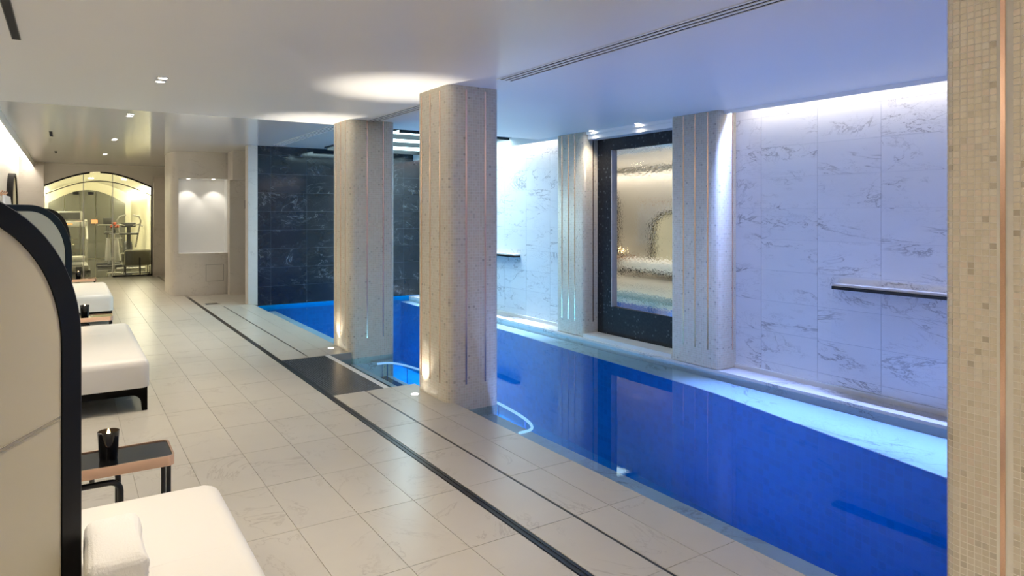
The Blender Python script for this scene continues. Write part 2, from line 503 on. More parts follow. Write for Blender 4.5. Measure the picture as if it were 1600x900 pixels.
# ---- pool basin
XS = 2.82          # inner edge of the shallow ledge
pool = tag(empty('pool_basin'), 'deep blue tiled swimming pool basin along the marble wall', 'pool', kind='structure')
def bench_x(y):
    pts = [(-4, 4.0), (1.0, 4.22), (2.04, 4.42), (4.2, 4.80), (7.87, 4.96), (11.35, 5.02)]
    for (a, xa), (b, xb) in zip(pts, pts[1:]):
        if a <= y <= b: return xa + (xb-xa)*(y-a)/(b-a)
    return pts[-1][1]
def uvbox(name, x0, x1, y0, y1, z0, z1, mat, parent=None):
    v = [(x0,y0,z0),(x1,y0,z0),(x1,y1,z0),(x0,y1,z0),(x0,y0,z1),(x1,y0,z1),(x1,y1,z1),(x0,y1,z1)]
    f = [(3,2,1,0),(4,5,6,7),(0,1,5,4),(1,2,6,5),(2,3,7,6),(3,0,4,7)]
    ax = [(0,1),(0,1),(0,2),(1,2),(0,2),(1,2)]
    uv = [[(v[i][a], v[i][b]) for i in fc] for fc, (a, b) in zip(f, ax)]
    return mesh(name, v, f, mat, parent, uv=uv)
uvbox('pool_floor', 2.3, 5.7, YB, YD+.1, -1.5, -1.2, M['pool_mosaic'], pool)
# pale submerged bench along the far wall (curved edge) and shallow ledge on the walkway side
ys_ = [YB + k*(YD-YB)/40 for k in range(41)]
bench = prism('submerged_bench', [(5.5, YB), (5.5, YD)] + [(bench_x(y), y) for y in ys_[::-1]], -1.25, -0.135, M['wall_tile'], pool)
M['bench_face'] = M['pool_mosaic']
fv, ff, fu = [], [], []
for k, y in enumerate(ys_):
    x = bench_x(y) - 0.004
    fv += [(x, y, -1.25), (x, y, -0.14)]
for k in range(len(ys_)-1):
    ff.append((2*k, 2*k+1, 2*k+3, 2*k+2)); fu.append([(ys_[k], -1.25), (ys_[k], -.14), (ys_[k+1], -.14), (ys_[k+1], -1.25)])
mesh('bench_riser', fv, ff, M['pool_mosaic'], pool, uv=fu)
box('shallow_ledge', 2.47, XS, YB, 5.315, -1.25, -0.135, M['wall_tile'], pool)
box('shallow_ledge', 2.47, XS, 6.875, YD, -1.25, -0.135, M['wall_tile'], pool)
uvbox('ledge_riser', XS, XS+.004, YB, 5.315, -1.25, -0.14, M['pool_mosaic'], pool)
uvbox('ledge_riser', XS, XS+.004, 6.875, YD, -1.25, -0.14, M['pool_mosaic'], pool)
# entry steps of black mosaic with white nosings
pad = uvbox('entry_pad', 1.768, 2.20, 5.32, 6.87, -0.2, -0.003, M['black_mosaic'], pool)
zs = [-0.003, -0.13, -0.30, -0.47, -0.64, -0.81]; xs = [2.25, 2.52, 2.92, 3.32, 3.62, 3.92]
for k in range(5):
    if k: uvbox('step', xs[k-1], xs[k], 5.316, 6.874, -1.25, zs[k], M['black_mosaic'], pool)
    box('step_nosing', xs[k]-.05, xs[k], 5.318, 6.872, zs[k]-.05, zs[k]+.0015, M['white_paint'], pool)
uvbox('entry_base', 2.2, 2.25, 5.32, 6.87, -1.2, -0.06, M['black_mosaic'], pool)
# end walls
uvbox('basin_end', 2.4, 5.7, YB-.1, YB, -1.5, 0.0, M['pool_mosaic'], pool)
# kerb ledge at the far wall
kb = tag(box('pool_kerb', 5.17, 5.46, YB, YD, -0.9, -0.045, M['wall_tile']), 'pale stone kerb ledge at the foot of the pool wall', 'kerb', kind='structure')

# water
wt = mesh('pool_water', [(2.2, YB, WZ), (5.2, YB, WZ), (5.2, YD, WZ), (2.2, YD, WZ)], [(0, 1, 2, 3)], M['water'])
tag(wt, 'calm blue water filling the indoor pool', 'water', kind='stuff')

# curved glowing line in the water around the entry steps
cl = tag(empty('curved_pool_light', (2.72, 5.42, -0.13)), 'curved glowing light line under water around the entry steps', 'pool light')
ep = []
for k in range(41):
    a = -PI*.5 + PI*k/40
    ep.append((0.30*math.cos(a)**.55 if math.cos(a) > 0 else 0.0, 1.34*math.sin(a), 0))
tube('light_tube', ep, 0.011, M['led_blue'], cl, 8)
for k in (2, 8, 14, 20, 26, 32, 38): tube('post', [(ep[k][0], ep[k][1], -.012), (ep[k][0], ep[k][1], -1.07)], .004, M['blue_paint'], cl, 6)

# ---- ceilings
c1 = tag(empty('ceiling'), 'smooth white plaster ceiling over the near walkway and pool', 'ceiling', kind='structure')
boxes('ceiling_panel', [(-0.60, 5.27, YB, 7.42, ZC, ZC+.3)], M['ceiling'], c1)
boxes('cove_lip', [(5.255, 5.27, YB, 7.42, ZC-.035, ZC), (-.60, -.585, YB, 7.42, ZC-.05, ZC)], M['ceiling'], c1)
boxes('cove_top', [(5.2, 5.7, YB, 7.42, ZC+.14, ZC+.3), (XL-.2, -.5, YB, 7.42, ZC+.14, ZC+.3)], M['ceiling'], c1)
SX0, SX1, SY0, SY1 = 3.55, 5.2, 8.05, 11.0
c2 = tag(empty('ceiling_far'), 'raised glossy white ceiling over the far walkway and pool end', 'ceiling', kind='structure')
boxes('ceiling_panel', [(-.60, SX0, 7.42, 18.0, ZF, ZF+.3), (SX0, 5.27, 7.42, SY0, ZF, ZF+.3), (SX0, 5.27, SY1, YD+.1, ZF, ZF+.3), (SX1, 5.27, SY0, SY1, ZF, ZF+.3)], M['ceiling_gloss'], c2)
boxes('cove_lip', [(5.255, 5.27, 7.42, YD, ZF-.135, ZF), (-.60, -.585, 7.42, 17.9, ZF-.10, ZF)], M['ceiling'], c2)
boxes('cove_top', [(5.2, 5.7, 7.42, YD, ZC+.14, ZC+.3), (XL-.2, -.5, 7.42, 18.0, ZF+.10, ZF+.3)], M['ceiling'], c2)
# luminous skylight panel with cross bars
sk = tag(empty('luminous_skylight', (SX0, SY0, ZF)), 'bright cyan luminous skylight panel with dark cross bars above the far pool', 'skylight')
L_, W_ = SY1-SY0, SX1-SX0
edges_ = [0.0, .72, 1.72, L_]
for k in range(3):
    box('light_pane', 0.0, W_, edges_[k]+.03, edges_[k+1]-.03, 0.012, 0.03, M['skylight'], sk)
for y in (.02, .72, 1.72, L_-.02):
    box('cross_bar', 0, W_, y-.02, y+.02, -0.055, 0.05, M['drain'], sk)
box('side_frame', -.04, 0.0, 0, L_, -0.02, .13, M['drain'], sk); box('side_frame', W_, W_+.04, 0, L_, -0.02, .13, M['drain'], sk)
box('back_cover', -.04, W_+.04, 0, L_, .14, .2, M['white_paint'], sk)

# cove light strips
def strip(name, x0, x1, y0, y1, z, mat, lab):
    s = tag(empty(name, ((x0+x1)/2, (y0+y1)/2, z)), lab, 'strip light')
    dx, dy = (x1-x0)/2, (y1-y0)/2
    box('led_strip', -dx, dx, -dy, dy, 0.0, 0.012, mat, s)
    return s
strip('cove_light', 5.285, 5.325, 1.0-4, 4.20, ZC+.02, M['cove_r'], 'long white cove light strip above the near pool wall')
strip('cove_light', 5.285, 5.325, 7.22, YD-.05, ZC+.02, M['cove_r'], 'long white cove light strip above the pool wall beyond the mirror')
strip('cove_light', -.66, -.62, YB, 17.8, ZF-.03, M['cove_l'], 'long warm cove light strip above the daybeds')

# ---- right wall (pool wall)
wr = tag(empty('wall_right'), 'veined white marble tiled wall beyond the pool', 'wall', kind='structure')
boxes('wall_core', [(XR+.004, XR+.4, YB, 4.98, -1.3, 2.75), (XR+.004, XR+.4, 6.9, YD+.1, -1.3, 2.75)], M['wall_grout'], wr)
zrow = [-0.05, 0.075] + [0.36 + .283*k for k in range(0, 8)] + [2.56]
lay('wall_tile', wr, [1.24, 1.805, 2.37, 2.95, 3.5, 4.07, 4.62, 4.98], zrow, XR, '-x', M['wall_tile'], 0.0025)
lay('wall_tile', wr, [6.9, 7.4] + [7.4+.565*k for k in range(1, 7)] + [YD], zrow, XR, '-x', M['wall_tile'], 0.0025)
o = box('wall_slab', XR, XR+.02, YB, 1.237, -0.05, 2.56, M['wall_tile'], wr)
# glowing white skirting at the foot of the wall
for a, b, lab in ((YB, 4.36, 'bright white skirting strip at the foot of the near pool wall'), (7.2, YD, 'bright white skirting strip at the foot of the far pool wall')):
    s = tag(box('trim_1' if a < 0 else 'trim_2', XR-.022, XR, a, b, -0.045, 0.0, M['white_paint']), lab, 'trim', kind='structure')

# ---- other walls
def stone(name, b, mat, lab, cat='wall'):
    return tag(boxes(name, b, mat), lab, cat, kind='structure')
stone('wall_left', [(XL-.25, XL, YB, 18.0, 0, 2.85)], M['paint'], 'cream painted wall behind the row of daybeds')
stone('wall_back', [(XL-.2, 5.7, YB-.3, YB, -1.5, 2.85)], M['paint'], 'plain cream wall at the near end of the hall')
wd = tag(empty('wall_dark'), 'black veined marble tiled wall at the far end of the pool', 'wall', kind='structure')
boxes('wall_core', [(2.545, 5.8, YD+.004, YD+.4, -1.4, 2.75)], M['dark_grout'], wd)
zr = [-0.032] + [.27+.302*k for k in range(0, 8)] + [2.56]
lay('dark_tile', wd, [2.545, 2.75, 3.33, 3.91, 4.49, 5.07, 5.43], zr, YD, '-y', M['dark_tile'], 0.004)
uvbox('basin_end_far', 2.545, 5.7, YD-.004, YD, -1.4, -0.034, M['pool_mosaic'], wd)

# pier beside the dark wall, door recess and curved niche wall
stone('wall_pier', [(2.40, 2.545, YD-.002, YD+.2, 0, 2.56)], M['stone_wall'], 'pale stone pier at the left edge of the dark marble wall', 'pier')
stone('wall_lintel', [(2.40, 3.1, 12.55, 12.82, 2.03, 2.56)], M['stone_wall'], 'pale stone lintel above the recess beside the niche', 'lintel')
stone('wall_recess', [(2.40, 3.2, 12.82, 13.0, 0, 2.56), (3.1, 3.3, 11.7, 13.0, 0, 2.56)], M['stone_wall'], 'shaded stone back wall of the recess beside the niche', 'wall')

nw = tag(empty('wall_niche'), 'rounded stone wall with an illuminated curved niche', 'wall', kind='structure')
# front face follows a gentle arc; opening cut by building around it
def arc_pts(n=18):
    pts = []
    for k in range(n+1):
        s = k/n
        x = 1.585 + (2.46-1.585)*s
        y = 13.24 - 0.10*math.sin(PI*s)*1.0 - 0.16*s
        pts.append((x, y))
    return pts
front = arc_pts()
left_round = [(1.585-.06, 14.2), (1.585-.06, 13.55), (1.585-.05, 13.42), (1.585-.028, 13.31)]
outline = left_round + front
iL, iR = 1, len(front)-2
NZ0, NZ1 = 0.74, 2.06
def wallstrip(name, pts, z0, z1, mat, parent, thick=0.0):
    v, f = [], []
    for x, y in pts: v += [(x, y, z0), (x, y, z1)]
    for k in range(len(pts)-1): f.append((2*k, 2*k+2, 2*k+3, 2*k+1))
    return mesh(name, v, f, mat, parent, smooth=True)
wallstrip('face_lower', outline, 0.0, NZ0, M['stone_wall'], nw)
wallstrip('face_upper', outline, NZ1, 2.56, M['stone_wall'], nw)
wallstrip('face_side', left_round + front[:iL+1], NZ0, NZ1, M['stone_wall'], nw)
wallstrip('face_side', front[iR:], NZ0, NZ1, M['stone_wall'], nw)
boxes('return_wall', [(2.455, 2.47, 12.95, 14.2, 0, 2.56), (1.55, 2.5, 14.1, 14.3, 0, 2.56)], M['stone_wall'], nw)
nf = front[iL:iR+1]; nb = [(x + .0, y + .30 + .12*math.sin(PI*k/(len(nf)-1))) for k, (x, y) in enumerate(nf)]
wallstrip('niche_back', nb, NZ0, NZ1, M['white_paint'], nw)
for z, nm in ((NZ0, 'niche_sill'), (NZ1, 'niche_soffit')):
    v = [(x, y, z) for x, y in nf] + [(x, y, z) for x, y in nb]
    n = len(nf); mesh(nm, v, [(k, k+1, n+k+1, n+k) for k in range(n-1)], M['white_paint'], nw)
for k in (0, -1):
    (xa, ya), (xb, yb) = nf[k], nb[k]
    mesh('niche_cheek', [(xa, ya, NZ0), (xb, yb, NZ0), (xb, yb, NZ1), (xa, ya, NZ1)], [(0, 1, 2, 3)], M['white_paint'], nw)
# outlined access hatch
def arc_y(x): 
    s = (x-1.585)/(2.46-1.585); return 13.24 - .10*math.sin(PI*s) - .16*s
hx0, hx1, hz0, hz1 = 2.05, 2.35, 0.24, 0.54
for nm, a, b, c, d in (('hatch_joint', hx0, hx1, hz0, hz0+.008), ('hatch_joint', hx0, hx1, hz1-.008, hz1), ('hatch_joint', hx0, hx0+.008, hz0, hz1), ('hatch_joint', hx1-.008, hx1, hz0, hz1)):
    pts = [(a + (b-a)*k/6, arc_y(a+(b-a)*k/6)-.002) for k in range(7)]
    wallstrip(nm, pts, c, d, M['grout'], nw)
nl = 0
for x in (1.80, 2.20):
    li = tag(empty('niche_light', (x, arc_y(x)+.16, NZ1)), ('left' if x < 2 else 'right') + ' round spotlight in the top of the illuminated niche', 'spotlight', 'spotlights in the niche')
    lathe('lens', [(0, -.003), (.025, -.003), (.025, -.001), (0, -.001)], M['lens'], li, 16)
    spot(li, (0, 0, -.01), (0, .25, -1), 8, NEUT, 75, .5, .02)
# door plate in the recess
sp_ = tag(box('wall_switch', 2.655, 2.70, 12.80, 12.82, 1.53, 1.68, M['black_metal']), 'small black switch plate on the back wall of the recess beside the niche', 'switch')

# ---- end zone before the gym
stone('wall_pier_gym', [(XL, -.42, 17.6, 18.3, 0, 2.85)], M['stone_wall'], 'pale stone pier left of the glazed gym front', 'pier')
stone('wall_corridor', [(1.90, 2.1, 15.6, 18.2, 0, 2.85)], M['paint'], 'white corridor wall right of the glazed gym front', 'wall')
stone('wall_reveal', [(1.66, 1.92, 17.55, 18.3, 0, 2.28)], M['stone_wall'], 'stone reveal at the right jamb of the gym front', 'wall')
stone('wall_corridor_end', [(2.0, 3.6, 15.6, 15.8, 0, 2.85)], M['paint'], 'white wall at the end of the side passage', 'wall')
stone('wall_passage', [(3.3, 3.6, 13.0, 15.7, 0, 2.85), (2.47, 3.6, 13.1, 13.3, 0, 2.85)], M['paint'], 'plain side passage wall behind the niche', 'wall')

def arch_z(x, x0=-.42, x1=1.66, zs_=2.06, rise=.32):
    s = (x-x0)/(x1-x0); return zs_ + rise*math.sin(PI*min(max(s, 0), 1))
xa = [-.42 + 2.08*k/24 for k in range(25)]
prism('wall_gym_front', [(XL, 2.85), (XL, 2.06), (-.42, 2.06)] + [(x, arch_z(x)) for x in xa] + [(1.66, 2.06), (2.0, 2.06), (2.0, 2.85)], 17.75, 18.05, M['paint'], None, axis='y')
tag(bpy.data.objects['wall_gym_front'], 'white wall above the arched gym front', 'wall', kind='structure')

# ================================================================== PILLARS
def pillar(x0, x1, y0, y1, z0, z1, lab, strips, r=0.07, body=None, r2=None):
    root = tag(empty('pillar', ((x0+x1)/2, (y0+y1)/2, 0)), lab, 'pillar')
    ox, oy = root.location[0], root.location[1]
    pl = rrect(x0-ox, x1-ox, y0-oy, y1-oy, r, 6)
    n = len(pl); s = [0.0]
    for k in range(n):
        a, b = pl[k], pl[(k+1) % n]; s.append(s[-1] + math.hypot(b[0]-a[0], b[1]-a[1]))
    v, f, uv = [], [], []
    for x, y in pl: v += [(x, y, z0), (x, y, z1)]
    for k in range(n):
        j = (k+1) % n
        f.append((2*k, 2*j, 2*j+1, 2*k+1)); uv.append([(s[k], z0), (s[k+1], z0), (s[k+1], z1), (s[k], z1)])
    f.append(tuple(2*k+1 for k in range(n))); uv.append([pl[k] for k in range(n)])
    b = mesh('mosaic_body', v, f, body or M['mosaic'], root, uv=uv)
    for p in b.data.polygons[:-1]: p.use_smooth = True
    for side, c in strips:
        w_ = .0075
        zz0, zz1 = 0.13, z1-.03
        if side == '-y': box('copper_inlay', c-ox-w_, c-ox+w_, y0-oy-.002, y0-oy+.01, zz0, zz1, M['copper'], root)
        elif side == '-x': box('copper_inlay', x0-ox-.002, x0-ox+.01, c-oy-w_, c-oy+w_, zz0, zz1, M['copper'], root)
        elif side == '+x': box('copper_inlay', x1-ox-.01, x1-ox+.002, c-oy-w_, c-oy+w_, zz0, zz1, M['copper'], root)
        elif side == '+y': box('copper_inlay', c-ox-w_, c-ox+w_, y1-oy-.01, y1-oy+.002, zz0, zz1, M['copper'], root)
    return root
pillar(2.42, 2.885, 4.60, 5.16, -.35, ZC, 'cream mosaic pillar with copper inlays standing at the near pool edge mid picture', [('-y', 2.575), ('-y', 2.745), ('-x', 4.74), ('-x', 4.91), ('-x', 5.07), ('+x', 4.75), ('+x', 4.9)])
pillar(2.46, 2.975, 6.88, 7.43, -.35, ZF, 'cream mosaic pillar with copper inlays beyond the black entry steps', [('-y', 2.655), ('-y', 2.835), ('-x', 7.0), ('-x', 7.15), ('-x', 7.3), ('+x', 7.1)])
pillar(5.18, 5.60, 4.36, 4.98, -.04, ZC+.02, 'mosaic wall pillar right of the rippled mirror', [('-x', 4.80), ('-x', 4.65), ('-x', 4.49), ('-y', 5.38)], r=.05)
pillar(5.22, 5.60, 6.42, 6.98, -.04, ZC+.02, 'blue lit mosaic wall pillar left of the rippled mirror', [('-x', 6.86), ('-x', 6.73), ('-x', 6.60), ('-y', 5.36)], r=.05)

# near pillar with tiles as real pieces
NX0, NX1, NY0, NY1, NR = 2.42, 2.90, 0.50, 1.115, 0.05
npil = pillar(NX0, NX1, NY0, NY1, -.35, ZC, 'large cream mosaic pillar with copper inlay at the right picture edge', [], r=NR, body=M['mosaic_grout'])
ox, oy = npil.location[0], npil.location[1]
CS = (0.938, 0.70)
for c in CS: box('copper_inlay', NX0-ox-.003, NX0-ox+.01, c-oy-.0065, c-oy+.0065, 0.0, ZC-.001, M['copper'], npil)
PT = 0.021; TS = 0.0180
# perimeter path from the far right of the back corner along the left face to the front corner
path = []
def along(s):
    """arc length s measured from the far-left corner start; returns (x,y,angle of outward normal)"""
    q = NR*PI/2
    if s < q:
        a = PI/2 + s/NR
        return NX0+NR+NR*math.cos(a), NY1-NR+NR*math.sin(a), a
    s -= q
    ln = NY1-NY0-2*NR
    if s < ln: return NX0, NY1-NR-s, PI
    s -= ln
    a = PI + s/NR
    return NX0+NR+NR*math.cos(a), NY0+NR+NR*math.sin(a), a
q = NR*PI/2; LN = NY1-NY0-2*NR
total = 2*q + LN
ncol = int(total/PT)
singles = []; mass_v, mass_f, mass_uv = [], [], []
bm = bmesh.new(); bm_box(bm, -.003, .0035, -TS/2, TS/2, -TS/2, TS/2); bmesh.ops.recalc_face_normals(bm, faces=bm.faces)
nrow = int((ZC+.05)/PT)
tile_meshes = {}
bm.free()
count = 0
for ci in range(ncol):
    s = (ci+.5)*PT; x, y, a = along(s)
    if abs(a-PI) < 1e-6 and any(abs(y-c) < .0065+TS/2 - .0005 for c in CS): continue
    for ri in range(nrow):
        z = -.05 + (ri+.5)*PT
        if z > ZC-.012: continue
        nx, ny = math.cos(a), math.sin(a); tx, ty = -ny, nx
        visible = abs(a-PI) < 1e-6 and y > .86 and 0.95 < z < 1.62
        cs = [(-.003, -TS/2), (-.003, TS/2), (.0012+random.random()*.0006, TS/2), (.0035, -TS/2)]
        base = len(mass_v)
        uvc = (ci*PT + PT/2, ri*PT + PT/2)
        if visible and count < 300:
            count += 1
            key = random.randrange(40)
            if key not in tile_meshes:
                h = TS/2; d = .0004
                v = [(d, -h, -h), (d, h, -h), (d, h, h), (d, -h, h), (-.003, -h, -h), (-.003, h, -h), (-.003, h, h), (-.003, -h, h)]
                f = [(0, 1, 2, 3), (4, 0, 3, 7), (1, 5, 6, 2), (3, 2, 6, 7), (4, 5, 1, 0)]
                me = bpy.data.meshes.new('mosaic_tile'); me.from_pydata(v, [], f)
                l = me.uv_layers.new(name='UVMap')
                ku = (7+key*3.0+.5)*PT
                for d_ in l.data: d_.uv = (ku, .5*PT)
                me.materials.append(M['mosaic_tile']); tile_meshes[key] = me
            o = link('mosaic_tile', tile_meshes[key], npil)
            o.location = (x-ox, y-oy, z); o.rotation_euler = (random.uniform(-.012, .012), 0, a)
            continue
        h = TS/2; dd = .0004
        for (n_, t_, k_) in ((dd, -h, -h), (dd, h, -h), (dd, h, h), (dd, -h, h), (-.003, -h, -h), (-.003, h, -h), (-.003, h, h), (-.003, -h, h)):
            mass_v.append((x-ox + nx*n_ + tx*t_, y-oy + ny*n_ + ty*t_, z + k_))
        for f in ((0, 1, 2, 3), (4, 0, 3, 7), (1, 5, 6, 2), (3, 2, 6, 7), (4, 5, 1, 0)):
            mass_f.append(tuple(base+i for i in f)); mass_uv.append([uvc]*4)
o = mesh('mosaic_tiles', mass_v, mass_f, M['mosaic_tile'], npil, uv=mass_uv); o['kind'] = 'stuff'

# ================================================================== RIPPLED MIRROR
mf = tag(empty('mirror_frame', (XR, 5.70, 0)), 'tall dark mosaic frame around a rippled mirror in the pool wall', 'mirror')
Y0, Y1 = 4.98-5.70, 6.42-5.70
def vface(name, y0, y1, z0, z1, parent): return uvbox(name, 0.0, 0.12, y0, y1, z0, z1, M['frame_mosaic'], parent)
iy0, iy1, iz0, iz1 = 4.92-5.70, 6.17-5.70, 0.335, 2.20
vface('frame_bottom', Y0, Y1, -.045, iz0, mf); vface('frame_top', Y0, Y1, iz1, 2.34, mf); vface('frame_jamb', iy1, Y1, iz0, iz1, mf)
box('reveal', 0.0, 0.10, iy1-.012, iy1-.0005, iz0, iz1, M['stone_wall'], mf)
th = math.radians(1.8)
ym0, ym1 = Y0-.02, iy1
mesh('mirror_glass', [(.04 - (ym1-ym0)*math.sin(th), ym0, iz0-.02), (.04, ym1, iz0-.02), (.04, ym1, iz1+.02), (.04 - (ym1-ym0)*math.sin(th), ym0, iz1+.02)], [(0, 1, 2, 3)], M['mirror'], mf)
box('backing', .125, .2, Y0, Y1, -.05, 2.5, M['dark_gap'], mf)
tag(box('trim_3', 5.20, XR, 4.985, 6.415, -.045, 0.0, M['white_paint']), 'white stone sill in front of the rippled mirror', 'sill', kind='structure')
tag(box('wall_soffit', 5.275, 5.6, 4.98, 6.42, 2.34, ZC+.2, M['ceiling']), 'white soffit above the rippled mirror', 'soffit', kind='structure')

# spill ledges with falling water
def blade(y0, y1, lab, lab2):
    b = tag(empty('water_spout', (XR, (y0+y1)/2, .84)), lab, 'water spout', 'water spouts on the pool wall')
    d = (y1-y0)/2
    box('spout_top', -.09, 0, -d, d, .004, .022, M['stone_wall'], b)
    box('spout_body', -.10, 0, -d, d, -.022, .004, M['black_metal'], b)
    box('spout_lip', -.107, -.10, -d+.01, d-.01, -.012, -.004, M['black_metal'], b)
    wv = []
    n = 14
    for k in range(n+1):
        s = k/n; wv += [(-.108-.05*math.sqrt(s), -d+.015+.02*s, -.01 - s*.895), (-.108-.05*math.sqrt(s), d-.015-.02*s, -.01 - s*.895)]
    wv2 = [(x+.003, y, z) for x, y, z in wv]
    m_ = len(wv)
    ff = [(2*k, 2*k+1, 2*k+3, 2*k+2) for k in range(n)] + [(m_+2*k, m_+2*k+2, m_+2*k+3, m_+2*k+1) for k in range(n)]
    for k in range(n): ff += [(2*k, 2*k+2, m_+2*k+2, m_+2*k), (2*k+1, m_+2*k+1, m_+2*k+3, 2*k+3)]
    ws = mesh('water_sheet', wv, ff[:n], M['fall_water'], None, smooth=True)
    ws.location = b.location
    tag(ws, lab2, 'water')
blade(1.55, 3.31, 'black water spout ledge with stone top on the near pool wall', 'thin clear sheet of water falling from the near spout')
blade(8.12, 9.9, 'black water spout ledge half hidden behind the middle pillar', 'thin clear sheet of water falling from the distant spout')

# ================================================================== LAMPS
def downlight(twin, power=P_DOWN, ang=104):
    root = empty('ceiling_downlight')
    for dx in ((-.08, .08) if twin else (0,)):
        lathe('trim_ring', [(.030, .0), (.041, .0), (.041, -.004), (.030, -.004), (.030, 0)], M['white_paint'], root, 20, (dx if not twin else 0, dx if twin else 0, 0))
        lathe('lens', [(0, -.002), (.030, -.002), (.030, -.001), (0, -.001)], M['lens'], root, 20, (0, dx if twin else 0, 0))
        spot(root, (0, dx if twin else 0, -.012), (0, 0, -1), power/(2 if twin else 1), WARM, ang, 1.0, .03)
    return root
names = {5.61: 'twin round ceiling downlight nearest the camera above the daybeds', 8.60: 'second ceiling downlight just past the ceiling step',
         11.57: 'third ceiling downlight over the far walkway', 14.54: 'farthest ceiling downlight close to the gym front', 2.63: 'ceiling downlight above the front daybed', -.35: 'ceiling downlight straight above and behind the camera'}
for y, lab in names.items():
    d = downlight(True, P_DOWN*(3.2 if y < 0 else 1.0)); d.location = (0.58, y, (ZC if y < 7.4 else ZF)); tag(d, lab, 'downlight', 'ceiling downlights over the walkway')
for y, lab in ((6.28, 'round soffit downlight above the left part of the rippled mirror'), (5.50, 'round soffit downlight above the right part of the rippled mirror')):
    d = downlight(False, 10, 100); d.location = (5.22, y, ZC); tag(d, lab, 'downlight', 'downlights above the mirror')
for (x, y), lab in (((2.33, 5.00), 'glowing round floor uplight at the foot of the middle pillar'), ((2.37, 7.20), 'glowing round floor uplight at the foot of the far pillar')):
    u = tag(empty('floor_uplight', (x, y, 0)), lab, 'uplight', 'floor uplights beside the pillars')
    lathe('steel_ring', [(.030, .001), (.038, .001), (.038, .003), (.030, .003), (.030, .001)], M['steel'], u, 24)
    lathe('lens', [(0, .0015), (.030, .0015), (.030, .0025), (0, .0025)], M['floor_lens'], u, 24)
    spot(u, (0, 0, .012), (-.03, 0, 1), P_UP, NEUT, 36, 1.0, .02); spot(u, (0, 0, .012), (.10, 0, 1), P_UP*.06, WARM, 80, .8, .02, 'wash_lamp')

# underwater lamps set into the walkway side of the basin, shining across the pool
for i, (y, colr, lab) in enumerate(((-1.8, (.38, .37, 1.0), 'underwater lamp in the pool side behind the camera'), (0.2, (.38, .37, 1.0), 'underwater lamp in the pool side next to the large near pillar'),
                     (2.0, (.38, .37, 1.0), 'underwater lamp in the pool side below the long deck'), (3.8, (.25, .40, 1.0), 'underwater lamp in the pool side just before the middle pillar'),
                     (7.9, (.14, .60, 1.0), 'underwater lamp in the pool side past the far pillar'), (10.0, (.14, .60, 1.0), 'underwater lamp in the pool side near the dark marble wall'))):
    u = tag(empty('underwater_lamp', (XS+.006, y, -.36)), lab, 'pool light', 'underwater lamps in the pool side')
    L = lathe('lens', [(0, -.004), (.11, -.004), (.12, 0), (.11, .006), (0, .006)], M['pool_lens'], u, 24); L.rotation_euler = (0, PI/2, 0)
    area(u, (.03, 0, 0), (1, 0, 1.2 if y < 3 else (.9 if y < 5 else .5)), P_POOL*(.45 if y < 3 else (2.1 if y < 5 else 1.6)), colr, .24)
# added narrow beam blue fill light, hidden in the cove to brighten the submerged bench
kl = tag(empty('bench_fill_light', (5.365, 3.0, ZC+.05)), 'added slim blue fill light hidden in the cove to brighten the pool bench', 'strip light')
box('housing', -.02, .02, -4.5, 4.3, .0, .02, M['black_metal'], kl)
g_ = area(kl, (0, -.6, -.004), (-.22, 0, -1), P_BENCH, (.28, .42, 1.0), 7.4, .03); g_.data.spread = math.radians(34)
g_ = area(kl, (0, 6.1, -.004), (-.16, 0, -1), P_BENCH*.5, (.52, .60, 1.0), 3.6, .03); g_.data.spread = math.radians(34)

su = tag(empty('step_light', (2.98, 5.33, -.22)), 'small cyan underwater lamp in the side of the entry steps', 'pool light')
L = lathe('lens', [(0, -.003), (.05, -.003), (.055, 0), (.05, .004), (0, .004)], M['pool_lens'], su, 18); L.rotation_euler = (PI/2, 0, 0)
area(su, (0, .02, 0), (-.25, 1, .1), 4, (.30, .75, 1.0), .1)

# ceiling slot diffusers
def diffuser(x, y0, y1, z, lab, n=3, w_=.13):
    d = tag(empty('slot_diffuser', (x, (y0+y1)/2, z-.0008)), lab, 'air vent', 'ceiling air vents')
    l = (y1-y0)/2
    box('backing', -w_/2, w_/2, -l, l, -.0015, .0, M['dark_gap'], d)
    for k in range(n+1):
        c = -w_/2 + w_*k/n
        hw = w_/n*.24
        box('blade', max(c-hw, -w_/2-.006), min(c+hw, w_/2+.006), -l, l, -.005, -.001, M['ceiling'], d)
    return d
diffuser(2.70, -1.5, 4.24, ZC, 'long linear air vent in the ceiling above the near pool edge')
diffuser(2.72, 5.55, 7.0, ZC, 'linear air vent in the ceiling between the two edge pillars')
diffuser(2.80, 8.4, 11.1, ZF, 'linear air vent in the raised ceiling before the dark wall')
for x, y0, y1, z, lab in ((-.24, 1.0, 4.75, ZC, 'thin dark ceiling slot at the top left corner'), (-.185, 10.87, 11.6, ZF, 'short dark ceiling slot over the far daybed'), (-.17, 14.3, 14.75, ZF, 'shortest dark ceiling slot near the gym front')):
    d = tag(empty('ceiling_slot', (x, (y0+y1)/2, z)), lab, 'air vent', 'ceiling slots over the daybeds')
    box('slot', -.017, .017, -(y1-y0)/2, (y1-y0)/2, -.002, .0, M['dark_gap'], d)
    boxes('slot_edge', [(-.021, -.017, -(y1-y0)/2, (y1-y0)/2, -.003, 0), (.017, .021, -(y1-y0)/2, (y1-y0)/2, -.003, 0)], M['black_metal'], d)

